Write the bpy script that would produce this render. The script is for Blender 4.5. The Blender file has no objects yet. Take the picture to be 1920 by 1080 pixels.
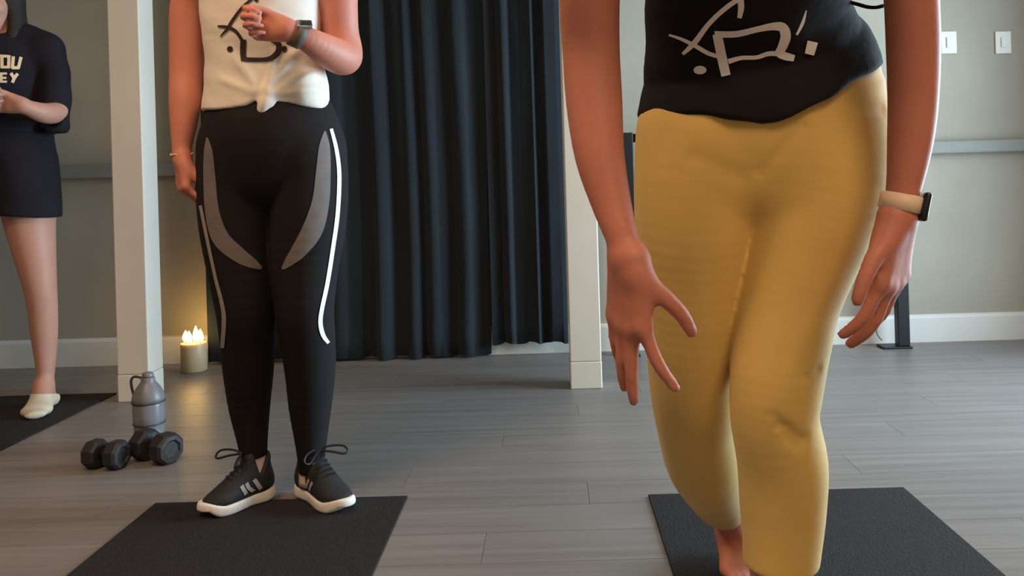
import bpy, math, random
import numpy as np
from mathutils import Vector, Matrix
from mathutils.bvhtree import BVHTree

random.seed(7)
scene = bpy.context.scene
COL = scene.collection

# ------------------------------------------------------------------ camera
F = 1550.0                      # focal length in pixels of the 1920x1080 frame
VX, VY = 1030.0, 340.0          # pixel the camera axis passes through
ROLL = math.radians(1.65)
CAMZ = 0.80
cd = bpy.data.cameras.new('camera')
cam = bpy.data.objects.new('camera', cd)
COL.objects.link(cam)
cd.sensor_width = 36.0
cd.lens = F / 1920.0 * 36.0
cd.shift_x = (960.0 - VX) / 1920.0
cd.shift_y = (VY - 540.0) / 1920.0
cd.clip_start = 0.02
cam.location = (0, 0, CAMZ)
cam.rotation_euler = (math.pi / 2, ROLL, 0)
scene.camera = cam

# ------------------------------------------------------------------ world, lights, exposure
w = bpy.data.worlds.new('overcast_sky')
scene.world = w
w.use_nodes = True
bg = w.node_tree.nodes['Background']
bg.inputs[0].default_value = (0.70, 0.85, 1.0, 1)
bg.inputs[1].default_value = 1.2

def area(name, loc, rot, sx, sy, power, col, spread=180):
    l = bpy.data.lights.new(name, 'AREA')
    l.shape = 'RECTANGLE'; l.size = sx; l.size_y = sy
    l.energy = power; l.color = col; l.spread = math.radians(spread)
    o = bpy.data.objects.new(name, l)
    o.location = loc; o.rotation_euler = rot
    COL.objects.link(o)
    return o
# daylight entering through the window of the right-hand wall
area('window_daylight', (2.70, 2.60, 1.08), (0, math.radians(90), math.radians(4)), 1.9, 1.3, 104, (0.63, 0.85, 1.0), 135)
# two warm ceiling lamps, one in front of the class and one to the left
area('ceiling_lamp_light', (-1.2, 1.0, 2.55), (0, 0, 0), 0.7, 0.7, 32, (1.0, 0.62, 0.34))
area('ceiling_lamp_light', (0.8, -0.7, 2.50), (0, 0, 0), 0.9, 0.9, 40, (1.0, 0.68, 0.42))

vs = scene.view_settings
vs.view_transform = 'Standard'
vs.look = 'None'
vs.gamma = 1.0
vs.use_curve_mapping = False
vs.exposure = -0.05

# ------------------------------------------------------------------ helpers
def P(px, py, D):
    """pixel of the photograph at distance D along the room -> world point"""
    a, b = px - VX, VY - py
    xr = a * math.cos(ROLL) + b * math.sin(ROLL)
    yr = -a * math.sin(ROLL) + b * math.cos(ROLL)
    return Vector((xr * D / F, D, CAMZ + yr * D / F))

def floor_at(px, py):
    a, b = px - VX, VY - py
    yr = -a * math.sin(ROLL) + b * math.cos(ROLL)
    return P(px, py, -CAMZ * F / yr)

def S(r, g, b):
    f = lambda c: (c / 255 / 12.92) if c / 255 <= 0.04045 else ((c / 255 + 0.055) / 1.055) ** 2.4
    return (f(r), f(g), f(b), 1)

def mat(name, col, rough=0.6, var=0.0, scale=8.0, bump=0.0, bscale=60.0, metal=0.0, stretch=None,
        objrand=0.0, emit=None, emit_s=0.0, alpha=None, trans=0.0, sheen=0.0, spec=None, detail=4.0, sss=0.0):
    m = bpy.data.materials.new(name)
    m.use_nodes = True
    nt = m.node_tree
    b = nt.nodes['Principled BSDF']
    b.inputs['Base Color'].default_value = col
    b.inputs['Roughness'].default_value = rough
    b.inputs['Metallic'].default_value = metal
    if spec is not None:
        b.inputs['Specular IOR Level'].default_value = spec
    if trans:
        b.inputs['Transmission Weight'].default_value = trans
    if sheen:
        b.inputs['Sheen Weight'].default_value = sheen
        b.inputs['Sheen Roughness'].default_value = 0.5
    if sss:
        b.inputs['Subsurface Weight'].default_value = sss
        b.inputs['Subsurface Radius'].default_value = (0.012, 0.005, 0.003)
        b.inputs['Subsurface Scale'].default_value = 1.0
    if emit:
        b.inputs['Emission Color'].default_value = emit
        b.inputs['Emission Strength'].default_value = emit_s
    tc = nt.nodes.new('ShaderNodeTexCoord')
    vec = tc.outputs['Object']
    if stretch:
        mp = nt.nodes.new('ShaderNodeMapping')
        mp.inputs['Scale'].default_value = stretch
        nt.links.new(vec, mp.inputs['Vector'])
        vec = mp.outputs['Vector']
    if var or objrand:
        n = nt.nodes.new('ShaderNodeTexNoise')
        n.inputs['Scale'].default_value = scale
        n.inputs['Detail'].default_value = detail
        if objrand:
            oi = nt.nodes.new('ShaderNodeObjectInfo')
            n.noise_dimensions = '4D'
            mu = nt.nodes.new('ShaderNodeMath'); mu.operation = 'MULTIPLY'
            mu.inputs[1].default_value = 40.0
            nt.links.new(oi.outputs['Random'], mu.inputs[0])
            nt.links.new(mu.outputs[0], n.inputs['W'])
        nt.links.new(vec, n.inputs['Vector'])
        mr = nt.nodes.new('ShaderNodeMapRange')
        mr.inputs['From Min'].default_value = 0.25
        mr.inputs['From Max'].default_value = 0.75
        mr.inputs['To Min'].default_value = 1 - var
        mr.inputs['To Max'].default_value = 1 + var
        nt.links.new(n.outputs['Fac'], mr.inputs['Value'])
        fac = mr.outputs[0]
        if objrand:
            m2 = nt.nodes.new('ShaderNodeMapRange')
            m2.inputs['To Min'].default_value = 1 - objrand
            m2.inputs['To Max'].default_value = 1 + objrand
            nt.links.new(oi.outputs['Random'], m2.inputs['Value'])
            mm = nt.nodes.new('ShaderNodeMath'); mm.operation = 'MULTIPLY'
            nt.links.new(fac, mm.inputs[0]); nt.links.new(m2.outputs[0], mm.inputs[1])
            fac = mm.outputs[0]
        mx = nt.nodes.new('ShaderNodeVectorMath'); mx.operation = 'SCALE'
        mx.inputs[0].default_value = col[:3]
        nt.links.new(fac, mx.inputs['Scale'])
        nt.links.new(mx.outputs[0], b.inputs['Base Color'])
    if bump:
        n2 = nt.nodes.new('ShaderNodeTexNoise')
        n2.inputs['Scale'].default_value = bscale
        n2.inputs['Detail'].default_value = 3.0
        nt.links.new(vec, n2.inputs['Vector'])
        bp = nt.nodes.new('ShaderNodeBump')
        bp.inputs['Strength'].default_value = bump
        bp.inputs['Distance'].default_value = 0.01
        nt.links.new(n2.outputs['Fac'], bp.inputs['Height'])
        nt.links.new(bp.outputs[0], b.inputs['Normal'])
    return m

def link(name, me, m, parent=None, smooth=True):
    o = bpy.data.objects.new(name, me)
    COL.objects.link(o)
    if m is not None and not me.materials:
        me.materials.append(m)
    if smooth and len(me.polygons):
        me.polygons.foreach_set('use_smooth', [True] * len(me.polygons))
    if parent is not None:
        o.parent = parent
        o.matrix_parent_inverse = Matrix.Translation(-parent.location) if parent.type == 'EMPTY' and not any(parent.rotation_euler) else parent.matrix_world.inverted()
    return o

def tag(o, label, cat, group=None):
    o['label'] = label
    o['category'] = cat
    if group:
        o['group'] = group
    return o

def empty(name, loc, label=None, cat=None, group=None):
    o = bpy.data.objects.new(name, None)
    o.empty_display_size = 0.1
    o.location = loc
    COL.objects.link(o)
    if label:
        tag(o, label, cat, group)
    return o

def structure(o):
    o['kind'] = 'structure'
    return o

def mesh(name, v, f):
    me = bpy.data.meshes.new(name)
    me.from_pydata([tuple(p) for p in v], [], f)
    me.update()
    return me

def box_mesh(name, lo, hi, bev=0.0):
    """axis-aligned box with chamfered edges when bev > 0"""
    import bmesh
    bm = bmesh.new()
    bmesh.ops.create_cube(bm, size=1)
    for v in bm.verts:
        v.co = Vector([lo[i] + (v.co[i] + 0.5) * (hi[i] - lo[i]) for i in range(3)])
    if bev:
        bmesh.ops.bevel(bm, geom=list(bm.edges), offset=bev, segments=2, affect='EDGES', profile=0.5)
    me = bpy.data.meshes.new(name)
    bm.to_mesh(me); bm.free()
    return me

def lathe_mesh(name, prof, n=32, M=Matrix.Identity(4), squash=1.0):
    """profile of (radius, height) turned round Z, closed at both ends, moved by M"""
    v, f = [], []
    for r, z in prof:
        for i in range(n):
            a = 2 * math.pi * i / n
            v.append(M @ Vector((r * math.cos(a), r * squash * math.sin(a), z)))
    k = len(prof)
    for j in range(k - 1):
        for i in range(n):
            i2 = (i + 1) % n
            f.append((j * n + i, j * n + i2, (j + 1) * n + i2, (j + 1) * n + i))
    f.append(tuple(reversed(range(n))))
    f.append(tuple(range((k - 1) * n, k * n)))
    return mesh(name, v, f)

def tube_mesh(name, pts, r, n=8, closed=False):
    pts = [Vector(p) for p in pts]
    m = len(pts)
    rr = r if isinstance(r, (list, tuple)) else [r] * m
    v, f = [], []
    ref = Vector((0.13, 0.21, 0.97))
    for i, p in enumerate(pts):
        a = pts[(i - 1) % m] if (closed or i > 0) else p
        b = pts[(i + 1) % m] if (closed or i < m - 1) else p
        t = (b - a).normalized()
        u = ref - t * ref.dot(t)
        if u.length < 1e-3:
            u = Vector((1, 0, 0)) - t * t.x
        u.normalize()
        ref = u
        wv = t.cross(u)
        for k in range(n):
            ang = 2 * math.pi * k / n
            v.append(p + (u * math.cos(ang) + wv * math.sin(ang)) * rr[i])
    for i in range(m if closed else m - 1):
        i2 = (i + 1) % m
        for k in range(n):
            k2 = (k + 1) % n
            f.append((i * n + k, i * n + k2, i2 * n + k2, i2 * n + k))
    if not closed:
        f.append(tuple(reversed(range(n))))
        f.append(tuple(range((m - 1) * n, m * n)))
    return mesh(name, v, f)

def catmull(nodes, sub):
    """nodes: list of equal-length tuples -> denser list through them"""
    A = np.array(nodes, float)
    out = []
    n = len(A)
    for i in range(n - 1):
        p0 = A[max(i - 1, 0)]; p1 = A[i]; p2 = A[i + 1]; p3 = A[min(i + 2, n - 1)]
        for s in range(sub):
            t = s / sub
            out.append(0.5 * ((2 * p1) + (-p0 + p2) * t + (2 * p0 - 5 * p1 + 4 * p2 - p3) * t * t
                              + (-p0 + 3 * p1 - 3 * p2 + p3) * t ** 3))
    out.append(A[-1])
    return out

# ------------------------------------------------------------------ organic surfaces from distance fields
class Field:
    def __init__(self, lo, hi, h):
        self.h = h
        self.lo = np.array(lo, float)
        self.n = np.ceil((np.array(hi, float) - self.lo) / h).astype(int) + 1
        self.ax = [(self.lo[i] + h * np.arange(self.n[i])).astype(np.float32) for i in range(3)]
        self.F = np.full(self.n, 0.09, np.float32)

    def sl(self, lo, hi):
        a = np.clip(np.floor((np.array(lo) - self.lo) / self.h).astype(int), 0, self.n)
        b = np.clip(np.ceil((np.array(hi) - self.lo) / self.h).astype(int) + 1, 0, self.n)
        return tuple(slice(a[i], b[i]) for i in range(3))

    def grid(self, s):
        return (self.ax[0][s[0]][:, None, None], self.ax[1][s[1]][None, :, None], self.ax[2][s[2]][None, None, :])

    @staticmethod
    def smin(a, b, k):
        h = np.maximum(k - np.abs(a - b), 0) / k
        return np.minimum(a, b) - h * h * k * 0.25

    def _seg(self, g, a, b, ru0, rv0, ru1, rv1, udir):
        x, y, z = g
        a = np.array(a, float); b = np.array(b, float)
        d = b - a
        L2 = max(float(d @ d), 1e-10)
        w_ = d / math.sqrt(L2) if L2 > 1e-9 else np.array((0, 0, 1.0))
        qx, qy, qz = x - a[0], y - a[1], z - a[2]
        t = np.clip((qx * d[0] + qy * d[1] + qz * d[2]) / L2, 0, 1).astype(np.float32)
        ru = ru0 + (ru1 - ru0) * t
        rv = rv0 + (rv1 - rv0) * t
        qx = qx - t * d[0]; qy = qy - t * d[1]; qz = qz - t * d[2]
        if ru0 == rv0 and ru1 == rv1:
            return np.sqrt(qx * qx + qy * qy + qz * qz) - ru
        u = np.array(udir, float)
        u = u - w_ * (u @ w_); u /= np.linalg.norm(u)
        v = np.cross(w_, u)
        rw = np.minimum(ru, rv)
        a1 = qx * u[0] + qy * u[1] + qz * u[2]
        b1 = qx * v[0] + qy * v[1] + qz * v[2]
        c1 = qx * w_[0] + qy * w_[1] + qz * w_[2]
        k1 = np.sqrt((a1 / ru) ** 2 + (b1 / rv) ** 2 + (c1 / rw) ** 2)
        k2 = np.sqrt((a1 / ru ** 2) ** 2 + (b1 / rv ** 2) ** 2 + (c1 / rw ** 2) ** 2) + 1e-6
        return np.where(k1 < 1e-4, -rw, k1 * (k1 - 1) / k2)

    def chain(self, nodes, k=0.012, off=0.0, sub=4, u=(1, 0, 0), kc=None):
        """nodes: (Vector, ru, rv); kc = (point, radius, k there)"""
        nn = [tuple(p) + (ru + off, rv + off) for p, ru, rv in nodes]
        if len(nn) > 1:
            nn = catmull(nn, sub)
        A = np.array(nn)
        M = 0.05
        rmax = A[:, 3:].max(axis=1)
        lo = (A[:, :3] - rmax[:, None]).min(axis=0) - M
        hi = (A[:, :3] + rmax[:, None]).max(axis=0) + M
        s = self.sl(lo, hi)
        if any(q.stop <= q.start for q in s):
            return
        loc = np.full(tuple(q.stop - q.start for q in s), 0.09, np.float32)
        pairs = list(zip(A[:-1], A[1:])) if len(A) > 1 else [(A[0], A[0])]
        for p, q in pairs:
            r = max(p[3], p[4], q[3], q[4]) + M
            l2 = np.minimum(p[:3], q[:3]) - r
            h2 = np.maximum(p[:3], q[:3]) + r
            s2 = self.sl(np.maximum(l2, lo), np.minimum(h2, hi))
            if any(e.stop <= e.start for e in s2):
                continue
            d = self._seg(self.grid(s2), p[:3], q[:3], p[3], p[4], q[3], q[4], u)
            sub_ = tuple(slice(s2[i].start - s[i].start, s2[i].stop - s[i].start) for i in range(3))
            loc[sub_] = np.minimum(loc[sub_], d)
        kk = k
        if kc is not None:
            x, y, z = self.grid(s)
            pt, rad, kmax = kc
            dist = np.sqrt((x - pt[0]) ** 2 + (y - pt[1]) ** 2 + (z - pt[2]) ** 2)
            kk = (k + (kmax - k) * np.clip(1.4 - dist / rad, 0, 1)).astype(np.float32)
        self.F[s] = self.smin(self.F[s], loc, kk)

    def ellipsoid(self, c, r, k=0.01, R=None, sub=False):
        """ellipsoid with radii r in frame R (columns); sub carves it away"""
        m = max(r) + 0.05
        s = self.sl(np.array(c) - m, np.array(c) + m)
        x, y, z = self.grid(s)
        q = (x - c[0], y - c[1], z - c[2])
        R = np.eye(3) if R is None else np.array(R)
        e = [q[0] * R[0][i] + q[1] * R[1][i] + q[2] * R[2][i] for i in range(3)]
        k1 = np.sqrt(sum((e[i] / r[i]) ** 2 for i in range(3)))
        k2 = np.sqrt(sum((e[i] / r[i] ** 2) ** 2 for i in range(3))) + 1e-6
        d = np.where(k1 < 1e-4, -min(r), k1 * (k1 - 1) / k2).astype(np.float32)
        if sub:
            self.F[s] = -self.smin(-self.F[s], d, k)
        else:
            self.F[s] = self.smin(self.F[s], d, k)

    def cut(self, fn, k=0.004):
        d = fn(*self.grid((slice(None),) * 3))
        self.F = -self.smin(-self.F, -np.broadcast_to(d, self.F.shape), k)

    def push(self, fn):
        self.F = (self.F + fn(*self.grid((slice(None),) * 3))).astype(np.float32)

    def mesh(self, name):
        Fv = self.F
        ins = Fv < 0
        nx, ny, nz = Fv.shape
        c = np.zeros((nx - 1, ny - 1, nz - 1), np.int8)
        for dx in (0, 1):
            for dy in (0, 1):
                for dz in (0, 1):
                    c += ins[dx:nx - 1 + dx, dy:ny - 1 + dy, dz:nz - 1 + dz]
        act = np.argwhere((c > 0) & (c < 8))
        ids = np.full(c.shape, -1, np.int32)
        ids[act[:, 0], act[:, 1], act[:, 2]] = np.arange(len(act))
        acc = np.zeros((len(act), 3)); cnt = np.zeros(len(act))
        corners = [(dx, dy, dz) for dx in (0, 1) for dy in (0, 1) for dz in (0, 1)]
        for a in corners:
            for ax_ in range(3):
                if a[ax_]:
                    continue
                b = list(a); b[ax_] = 1
                fa = Fv[act[:, 0] + a[0], act[:, 1] + a[1], act[:, 2] + a[2]].astype(float)
                fb = Fv[act[:, 0] + b[0], act[:, 1] + b[1], act[:, 2] + b[2]].astype(float)
                x = (fa < 0) != (fb < 0)
                t = np.where(x, fa / np.where(x, fa - fb, 1), 0)
                p = np.tile(np.array(a, float), (len(act), 1))
                p[:, ax_] = t
                acc += p * x[:, None]; cnt += x
        V = self.lo + self.h * (act + acc / np.maximum(cnt, 1)[:, None])
        quads = []
        for ax_ in range(3):
            o1, o2 = (ax_ + 1) % 3, (ax_ + 2) % 3
            sa = [slice(None)] * 3; sb = [slice(None)] * 3
            sa[ax_] = slice(0, -1); sb[ax_] = slice(1, None)
            A = ins[tuple(sa)]; B = ins[tuple(sb)]
            e = np.argwhere(A != B)
            e = e[(e[:, o1] > 0) & (e[:, o2] > 0) & (e[:, o1] < Fv.shape[o1] - 1) & (e[:, o2] < Fv.shape[o2] - 1)]
            if not len(e):
                continue
            def cell(d1, d2):
                q = e.copy(); q[:, o1] += d1; q[:, o2] += d2
                return ids[q[:, 0], q[:, 1], q[:, 2]]
            q = np.stack([cell(-1, -1), cell(0, -1), cell(0, 0), cell(-1, 0)], 1)
            flip = ~A[e[:, 0], e[:, 1], e[:, 2]]
            q[flip] = q[flip][:, ::-1]
            quads.append(q)
        Q = np.concatenate(quads)
        Q = Q[(Q >= 0).all(axis=1)]
        # two gentle passes of smoothing along the mesh edges
        E = np.concatenate([Q[:, [i, (i + 1) % 4]] for i in range(4)])
        for lam in (0.5, -0.45, 0.4):
            sm = np.zeros_like(V); n_ = np.zeros(len(V))
            np.add.at(sm, E[:, 0], V[E[:, 1]]); np.add.at(n_, E[:, 0], 1)
            V = V + lam * (sm / np.maximum(n_, 1)[:, None] - V)
        me = bpy.data.meshes.new(name)
        me.vertices.add(len(V)); me.vertices.foreach_set('co', V.astype(np.float32).ravel())
        me.loops.add(Q.size); me.loops.foreach_set('vertex_index', Q.astype(np.int32).ravel())
        me.polygons.add(len(Q))
        me.polygons.foreach_set('loop_start', np.arange(0, Q.size, 4, dtype=np.int32))
        me.update(calc_edges=True)
        me.validate()
        return me

def bvh_of(me):
    return BVHTree.FromPolygons([v.co.copy() for v in me.vertices], [tuple(p.vertices) for p in me.polygons])

EYE = Vector((0, 0, CAMZ))
def print_on(name, bvh, path, m, parent, across=3, off=0.0015, sub=6, toward=None, first=True):
    """a flat strip (print, piping, panel) laid on a garment; path = (px, py, width px) on the photographed front"""
    pts = catmull([tuple(p) for p in path], sub) if len(path) > 2 else [np.array(path[0], float) * (1 - t) + np.array(path[1], float) * t for t in np.linspace(0, 1, 8)]
    rows = []
    n = len(pts)
    for i, p in enumerate(pts):
        a = pts[max(i - 1, 0)]; b = pts[min(i + 1, n - 1)]
        t = np.array([b[0] - a[0], b[1] - a[1]]); t /= (np.linalg.norm(t) + 1e-9)
        nrm = np.array([-t[1], t[0]])
        row = []
        for j in range(across + 1):
            s = (j / across - 0.5) * p[2]
            q = np.array([p[0], p[1]]) + nrm * s
            hit = None
            for step in range(16):
                d = (P(q[0], q[1], 1.0) - EYE).normalized()
                h = bvh.ray_cast(EYE, d, 6.0)
                if h[0] is not None:
                    nn = h[1] if h[1].dot(d) < 0 else -h[1]
                    hit = h[0] + nn * off
                    break
                if toward is None:
                    break
                q = q + (np.array(toward) - q) / (np.linalg.norm(np.array(toward) - q) + 1e-9) * 2.0
            row.append(hit)
        rows.append(row)
    rows = [r for r in rows if all(x is not None for x in r)]
    if len(rows) < 2:
        return None
    v = [x for r in rows for x in r]
    c = across + 1
    f = [(i * c + j, i * c + j + 1, (i + 1) * c + j + 1, (i + 1) * c + j) for i in range(len(rows) - 1) for j in range(across)]
    return link(name, mesh(name, v, f), m, parent)

def dot_path(cx, cy, rx, ry, n=9):
    return [(cx, cy - ry * math.cos(math.pi * i / (n - 1)), max(1.2, 2 * rx * math.sin(math.pi * i / (n - 1)))) for i in range(n)]

# ------------------------------------------------------------------ materials
M_wall = mat('grey_painted_wall', S(174, 167, 152), 0.85, var=0.08, scale=3.0, bump=0.08, bscale=18)
M_ceil = mat('ceiling_paint', S(215, 212, 205), 0.9, var=0.03, scale=2)
M_trim = mat('white_trim_paint', S(226, 224, 218), 0.55, var=0.02, scale=5)
M_post = mat('cream_post_paint', S(228, 220, 206), 0.55, var=0.03, scale=4)
M_plank = mat('grey_vinyl_plank', S(128, 122, 119), 0.42, var=0.20, scale=3.0, stretch=(0.5, 13, 1), objrand=0.05, bump=0.04, bscale=14, detail=6)
M_slab = mat('floor_underlay', S(95, 90, 86), 0.8)
M_curtain = mat('dark_teal_curtain', S(25, 32, 38), 0.95, var=0.3, scale=4, stretch=(3, 3, 0.6), sheen=0.05)
M_mat = mat('charcoal_foam_mat', S(38, 35, 36), 0.9, var=0.15, scale=60, spec=0.3, bump=0.5, bscale=240)
M_rail = mat('grey_rail_wood', S(142, 141, 134), 0.6, var=0.06, scale=6, stretch=(1, 8, 8))
M_black = mat('black_metal', S(38, 40, 42), 0.45, var=0.05, scale=10, metal=0.4)
M_rubber = mat('black_rubber', S(38, 35, 36), 0.6, var=0.12, scale=30, bump=0.15, bscale=120)
M_skinA = mat('tanned_skin', S(198, 126, 106), 0.55, var=0.07, scale=9, bump=0.03, bscale=150, sss=0.08)
M_skinC = mat('pale_skin', S(190, 140, 122), 0.55, var=0.06, scale=9, sss=0.08)
M_hairD = mat('dark_brown_hair', S(32, 22, 18), 0.75, var=0.3, scale=12, stretch=(6, 6, 0.7), bump=0.3, bscale=60)
M_white = mat('white_cotton', S(230, 221, 210), 0.85, var=0.02, scale=6, bump=0.1, bscale=35)
M_legging = mat('black_legging_knit', S(26, 22, 24), 0.85, var=0.12, scale=10, spec=0.25)
M_panel = mat('grey_mesh_panel', S(112, 104, 103), 0.75, var=0.1, scale=30)
M_piping = mat('white_reflective_piping', S(250, 250, 250), 0.3)
M_pipshade = mat('shaded_white_piping', S(150, 140, 134), 0.5)  # same white piping on the shadowed leg, its shade put into the colour
M_ink = mat('black_print_ink', S(45, 28, 24), 0.7)
M_black_knit = mat('black_jersey', S(29, 27, 30), 0.9, var=0.12, scale=9, bump=0.12, bscale=40, spec=0.25)
M_inkw = mat('white_print_ink', S(250, 247, 246), 0.7, var=0.05, scale=30)
M_yellow = mat('mustard_yellow_knit', S(222, 186, 104), 0.75, var=0.05, scale=9, bump=0.06, bscale=30, sheen=0.15)
M_navy = mat('navy_black_cotton', S(27, 24, 31), 0.9, var=0.15, scale=8, bump=0.15, bscale=22, spec=0.25)
M_gold = mat('cream_gold_print', S(226, 196, 160), 0.7)
M_shoe = mat('black_shoe_mesh', S(30, 30, 32), 0.7, var=0.15, scale=40, bump=0.25, bscale=260)
M_sole = mat('white_foam_sole', S(238, 234, 228), 0.55, var=0.03, scale=20)
M_stripe = mat('silver_shoe_stripe', S(172, 165, 160), 0.5)
M_sock = mat('pale_sock_knit', S(205, 188, 186), 0.9, var=0.06, scale=40)
M_sockC = mat('cream_sock_knit', S(214, 204, 184), 0.9, var=0.06, scale=40)
M_strap = mat('olive_watch_strap', S(92, 84, 72), 0.6)
M_glassdark = mat('dark_watch_glass', S(30, 32, 38), 0.15)
M_steel = mat('brushed_steel', S(170, 170, 172), 0.3, metal=0.8)
M_brace = mat('cream_bracelet', S(225, 190, 160), 0.5)
M_band = mat('cream_watch_band', S(240, 214, 190), 0.5)
M_bottle = mat('smoky_bottle_plastic', S(150, 152, 158), 0.25, var=0.05, scale=8, trans=0.35)
M_lid = mat('grey_bottle_lid', S(118, 118, 120), 0.4)
M_lidd = mat('dark_bottle_band', S(66, 66, 72), 0.45)
M_glass = mat('frosted_candle_glass', S(232, 205, 168), 0.4, trans=0.2, sss=0.4)
M_wax = mat('ivory_candle_wax', S(240, 220, 180), 0.5, sss=0.3)
M_flame = mat('candle_flame', S(255, 220, 120), 0.5, emit=(1.0, 0.66, 0.20, 1), emit_s=16)
M_wick = mat('burnt_wick', S(40, 30, 26), 0.9)
M_plate = mat('white_switch_plastic', S(240, 236, 226), 0.4)

# ------------------------------------------------------------------ room
WX0, WX1, WY0, WY1, H = -4.5, 2.8, -1.5, 3.87, 2.6
floor = structure(link('floor', box_mesh('floor', (WX0, WY0, -0.10), (WX1, WY1, -0.006)), M_slab, smooth=False))
PW, PL = 0.152, 1.22
half = {}
def plank_mesh(L):
    key = round(L, 3)
    if key not in half:
        me = box_mesh('plank', (0, 0, -0.006), (L - 0.0008, PW - 0.0010, 0), 0.0006)
        me.materials.append(M_plank)
        half[key] = me
    return half[key]
row = 0
y = WY1 - 0.002 - PW
while y > WY0:
    x = WX0 + 0.002
    first = PL * (0.35, 0.75, 0.15, 0.55, 0.95)[row % 5]
    L = first
    while x < WX1 - 0.02:
        L = min(L, WX1 - 0.002 - x)
        o = link('plank', plank_mesh(L), None, floor, smooth=False)
        o.location = (x, y, 0)
        o.matrix_parent_inverse = Matrix.Identity(4)
        x += L
        L = PL
    y -= PW
    row += 1

structure(link('wall_back', box_mesh('wall_back', (WX0 - 0.1, WY1, -0.1), (WX1 + 0.1, WY1 + 0.12, H)), M_wall, smooth=False))
structure(link('wall_left', box_mesh('wall_left', (WX0 - 0.12, WY0, -0.1), (WX0, WY1, H)), M_wall, smooth=False))
structure(link('wall_front', box_mesh('wall_front', (WX0 - 0.1, WY0 - 0.12, -0.1), (WX1 + 0.1, WY0, H)), M_wall, smooth=False))
structure(link('ceiling', box_mesh('ceiling', (WX0 - 0.1, WY0 - 0.1, H), (WX1 + 0.1, WY1 + 0.1, H + 0.1)), M_ceil, smooth=False))
# right-hand wall with the window the daylight comes through
wy0, wy1, wz0, wz1 = 1.95, 3.35, 0.10, 2.10
wr = structure(empty('wall_right', (WX1, 0, 0)))
for lo, hi in (((WX1, WY0, -0.1), (WX1 + 0.12, wy0, H)), ((WX1, wy1, -0.1), (WX1 + 0.12, WY1, H)),
               ((WX1, wy0, -0.1), (WX1 + 0.12, wy1, wz0)), ((WX1, wy0, wz1), (WX1 + 0.12, wy1, H))):
    link('wall_panel', box_mesh('wall_panel', lo, hi), M_wall, wr, smooth=False)
win = structure(empty('window_1', (WX1 + 0.05, wy0, wz0)))
for lo, hi in (((WX1 + .02, wy0, wz0), (WX1 + .08, wy0 + .05, wz1)), ((WX1 + .02, wy1 - .05, wz0), (WX1 + .08, wy1, wz1)),
               ((WX1 + .02, wy0, wz0), (WX1 + .08, wy1, wz0 + .05)), ((WX1 + .02, wy0, wz1 - .05), (WX1 + .08, wy1, wz1)),
               ((WX1 + .03, (wy0 + wy1) / 2 - .02, wz0), (WX1 + .07, (wy0 + wy1) / 2 + .02, wz1))):
    link('window_frame', box_mesh('window_frame', lo, hi, 0.004), M_trim, win, smooth=False)

# baseboards, with a small rounded top edge
def baseboard(name, x0, x1):
    t = 0.016
    prof = [(0, 0), (-t, 0), (-t, 0.112), (-t * 0.7, 0.122), (-t * 0.3, 0.127), (0, 0.128)]
    v, f = [], []
    for x in (x0, x1):
        for a, b in prof:
            v.append((x, WY1 + a, b))
    n = len(prof)
    for i in range(n):
        f.append((i, (i + 1) % n, n + (i + 1) % n, n + i))
    f += [tuple(reversed(range(n))), tuple(range(n, 2 * n))]
    return structure(link(name, mesh(name, v, f), M_trim, smooth=False))
baseboard('baseboard_back', WX0 + 0.001, WX1 - 0.001)

# wall-mounted rails
def rail(x0, x1, label):
    z = 0.905
    r = empty('wall_rail', (x0, WY1, z), label, 'rail')
    v, f = [], []
    link('bar', box_mesh('bar', (x0, WY1 - 0.045, z - 0.03), (x1, WY1 - 0.012, z + 0.03), 0.008), M_rail, r, smooth=False)
    n = max(2, int((x1 - x0) / 0.6))
    for i in range(n):
        xx = x0 + (i + 0.5) * (x1 - x0) / n
        link('bracket', box_mesh('bracket', (xx - 0.02, WY1 - 0.013, z - 0.02), (xx + 0.02, WY1 - 0.0005, z + 0.02), 0.003), M_rail, r, smooth=False)
rail(-4.45, -1.68, 'grey wall rail on the back wall left of the dark curtain')
rail(0.62, 2.75, 'grey wall rail on the back wall right of the black frame')

# ------------------------------------------------------------------ posts
def post(px, py, D, label, wd=0.120):
    c = P(px, py, D)
    r = empty('support_post', (c.x, D, 0), label, 'post')
    x0, x1 = c.x - wd / 2, c.x + wd / 2
    link('shaft', box_mesh('shaft', (x0, D, 0.105), (x1, D + wd, H), 0.004), M_post, r, smooth=False)
    link('plinth', box_mesh('plinth', (x0 - 0.001, D - 0.001, 0), (x1 + 0.001, D + wd + 0.001, 0.104), 0.004), M_post, r, smooth=False)
    return r
DP = 3.17
post(251, 752, DP, 'cream square post with a bluish daylit side behind the bottle')
post(1100, 730, DP, 'pale square post beside the right edge of the dark curtain')

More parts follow.
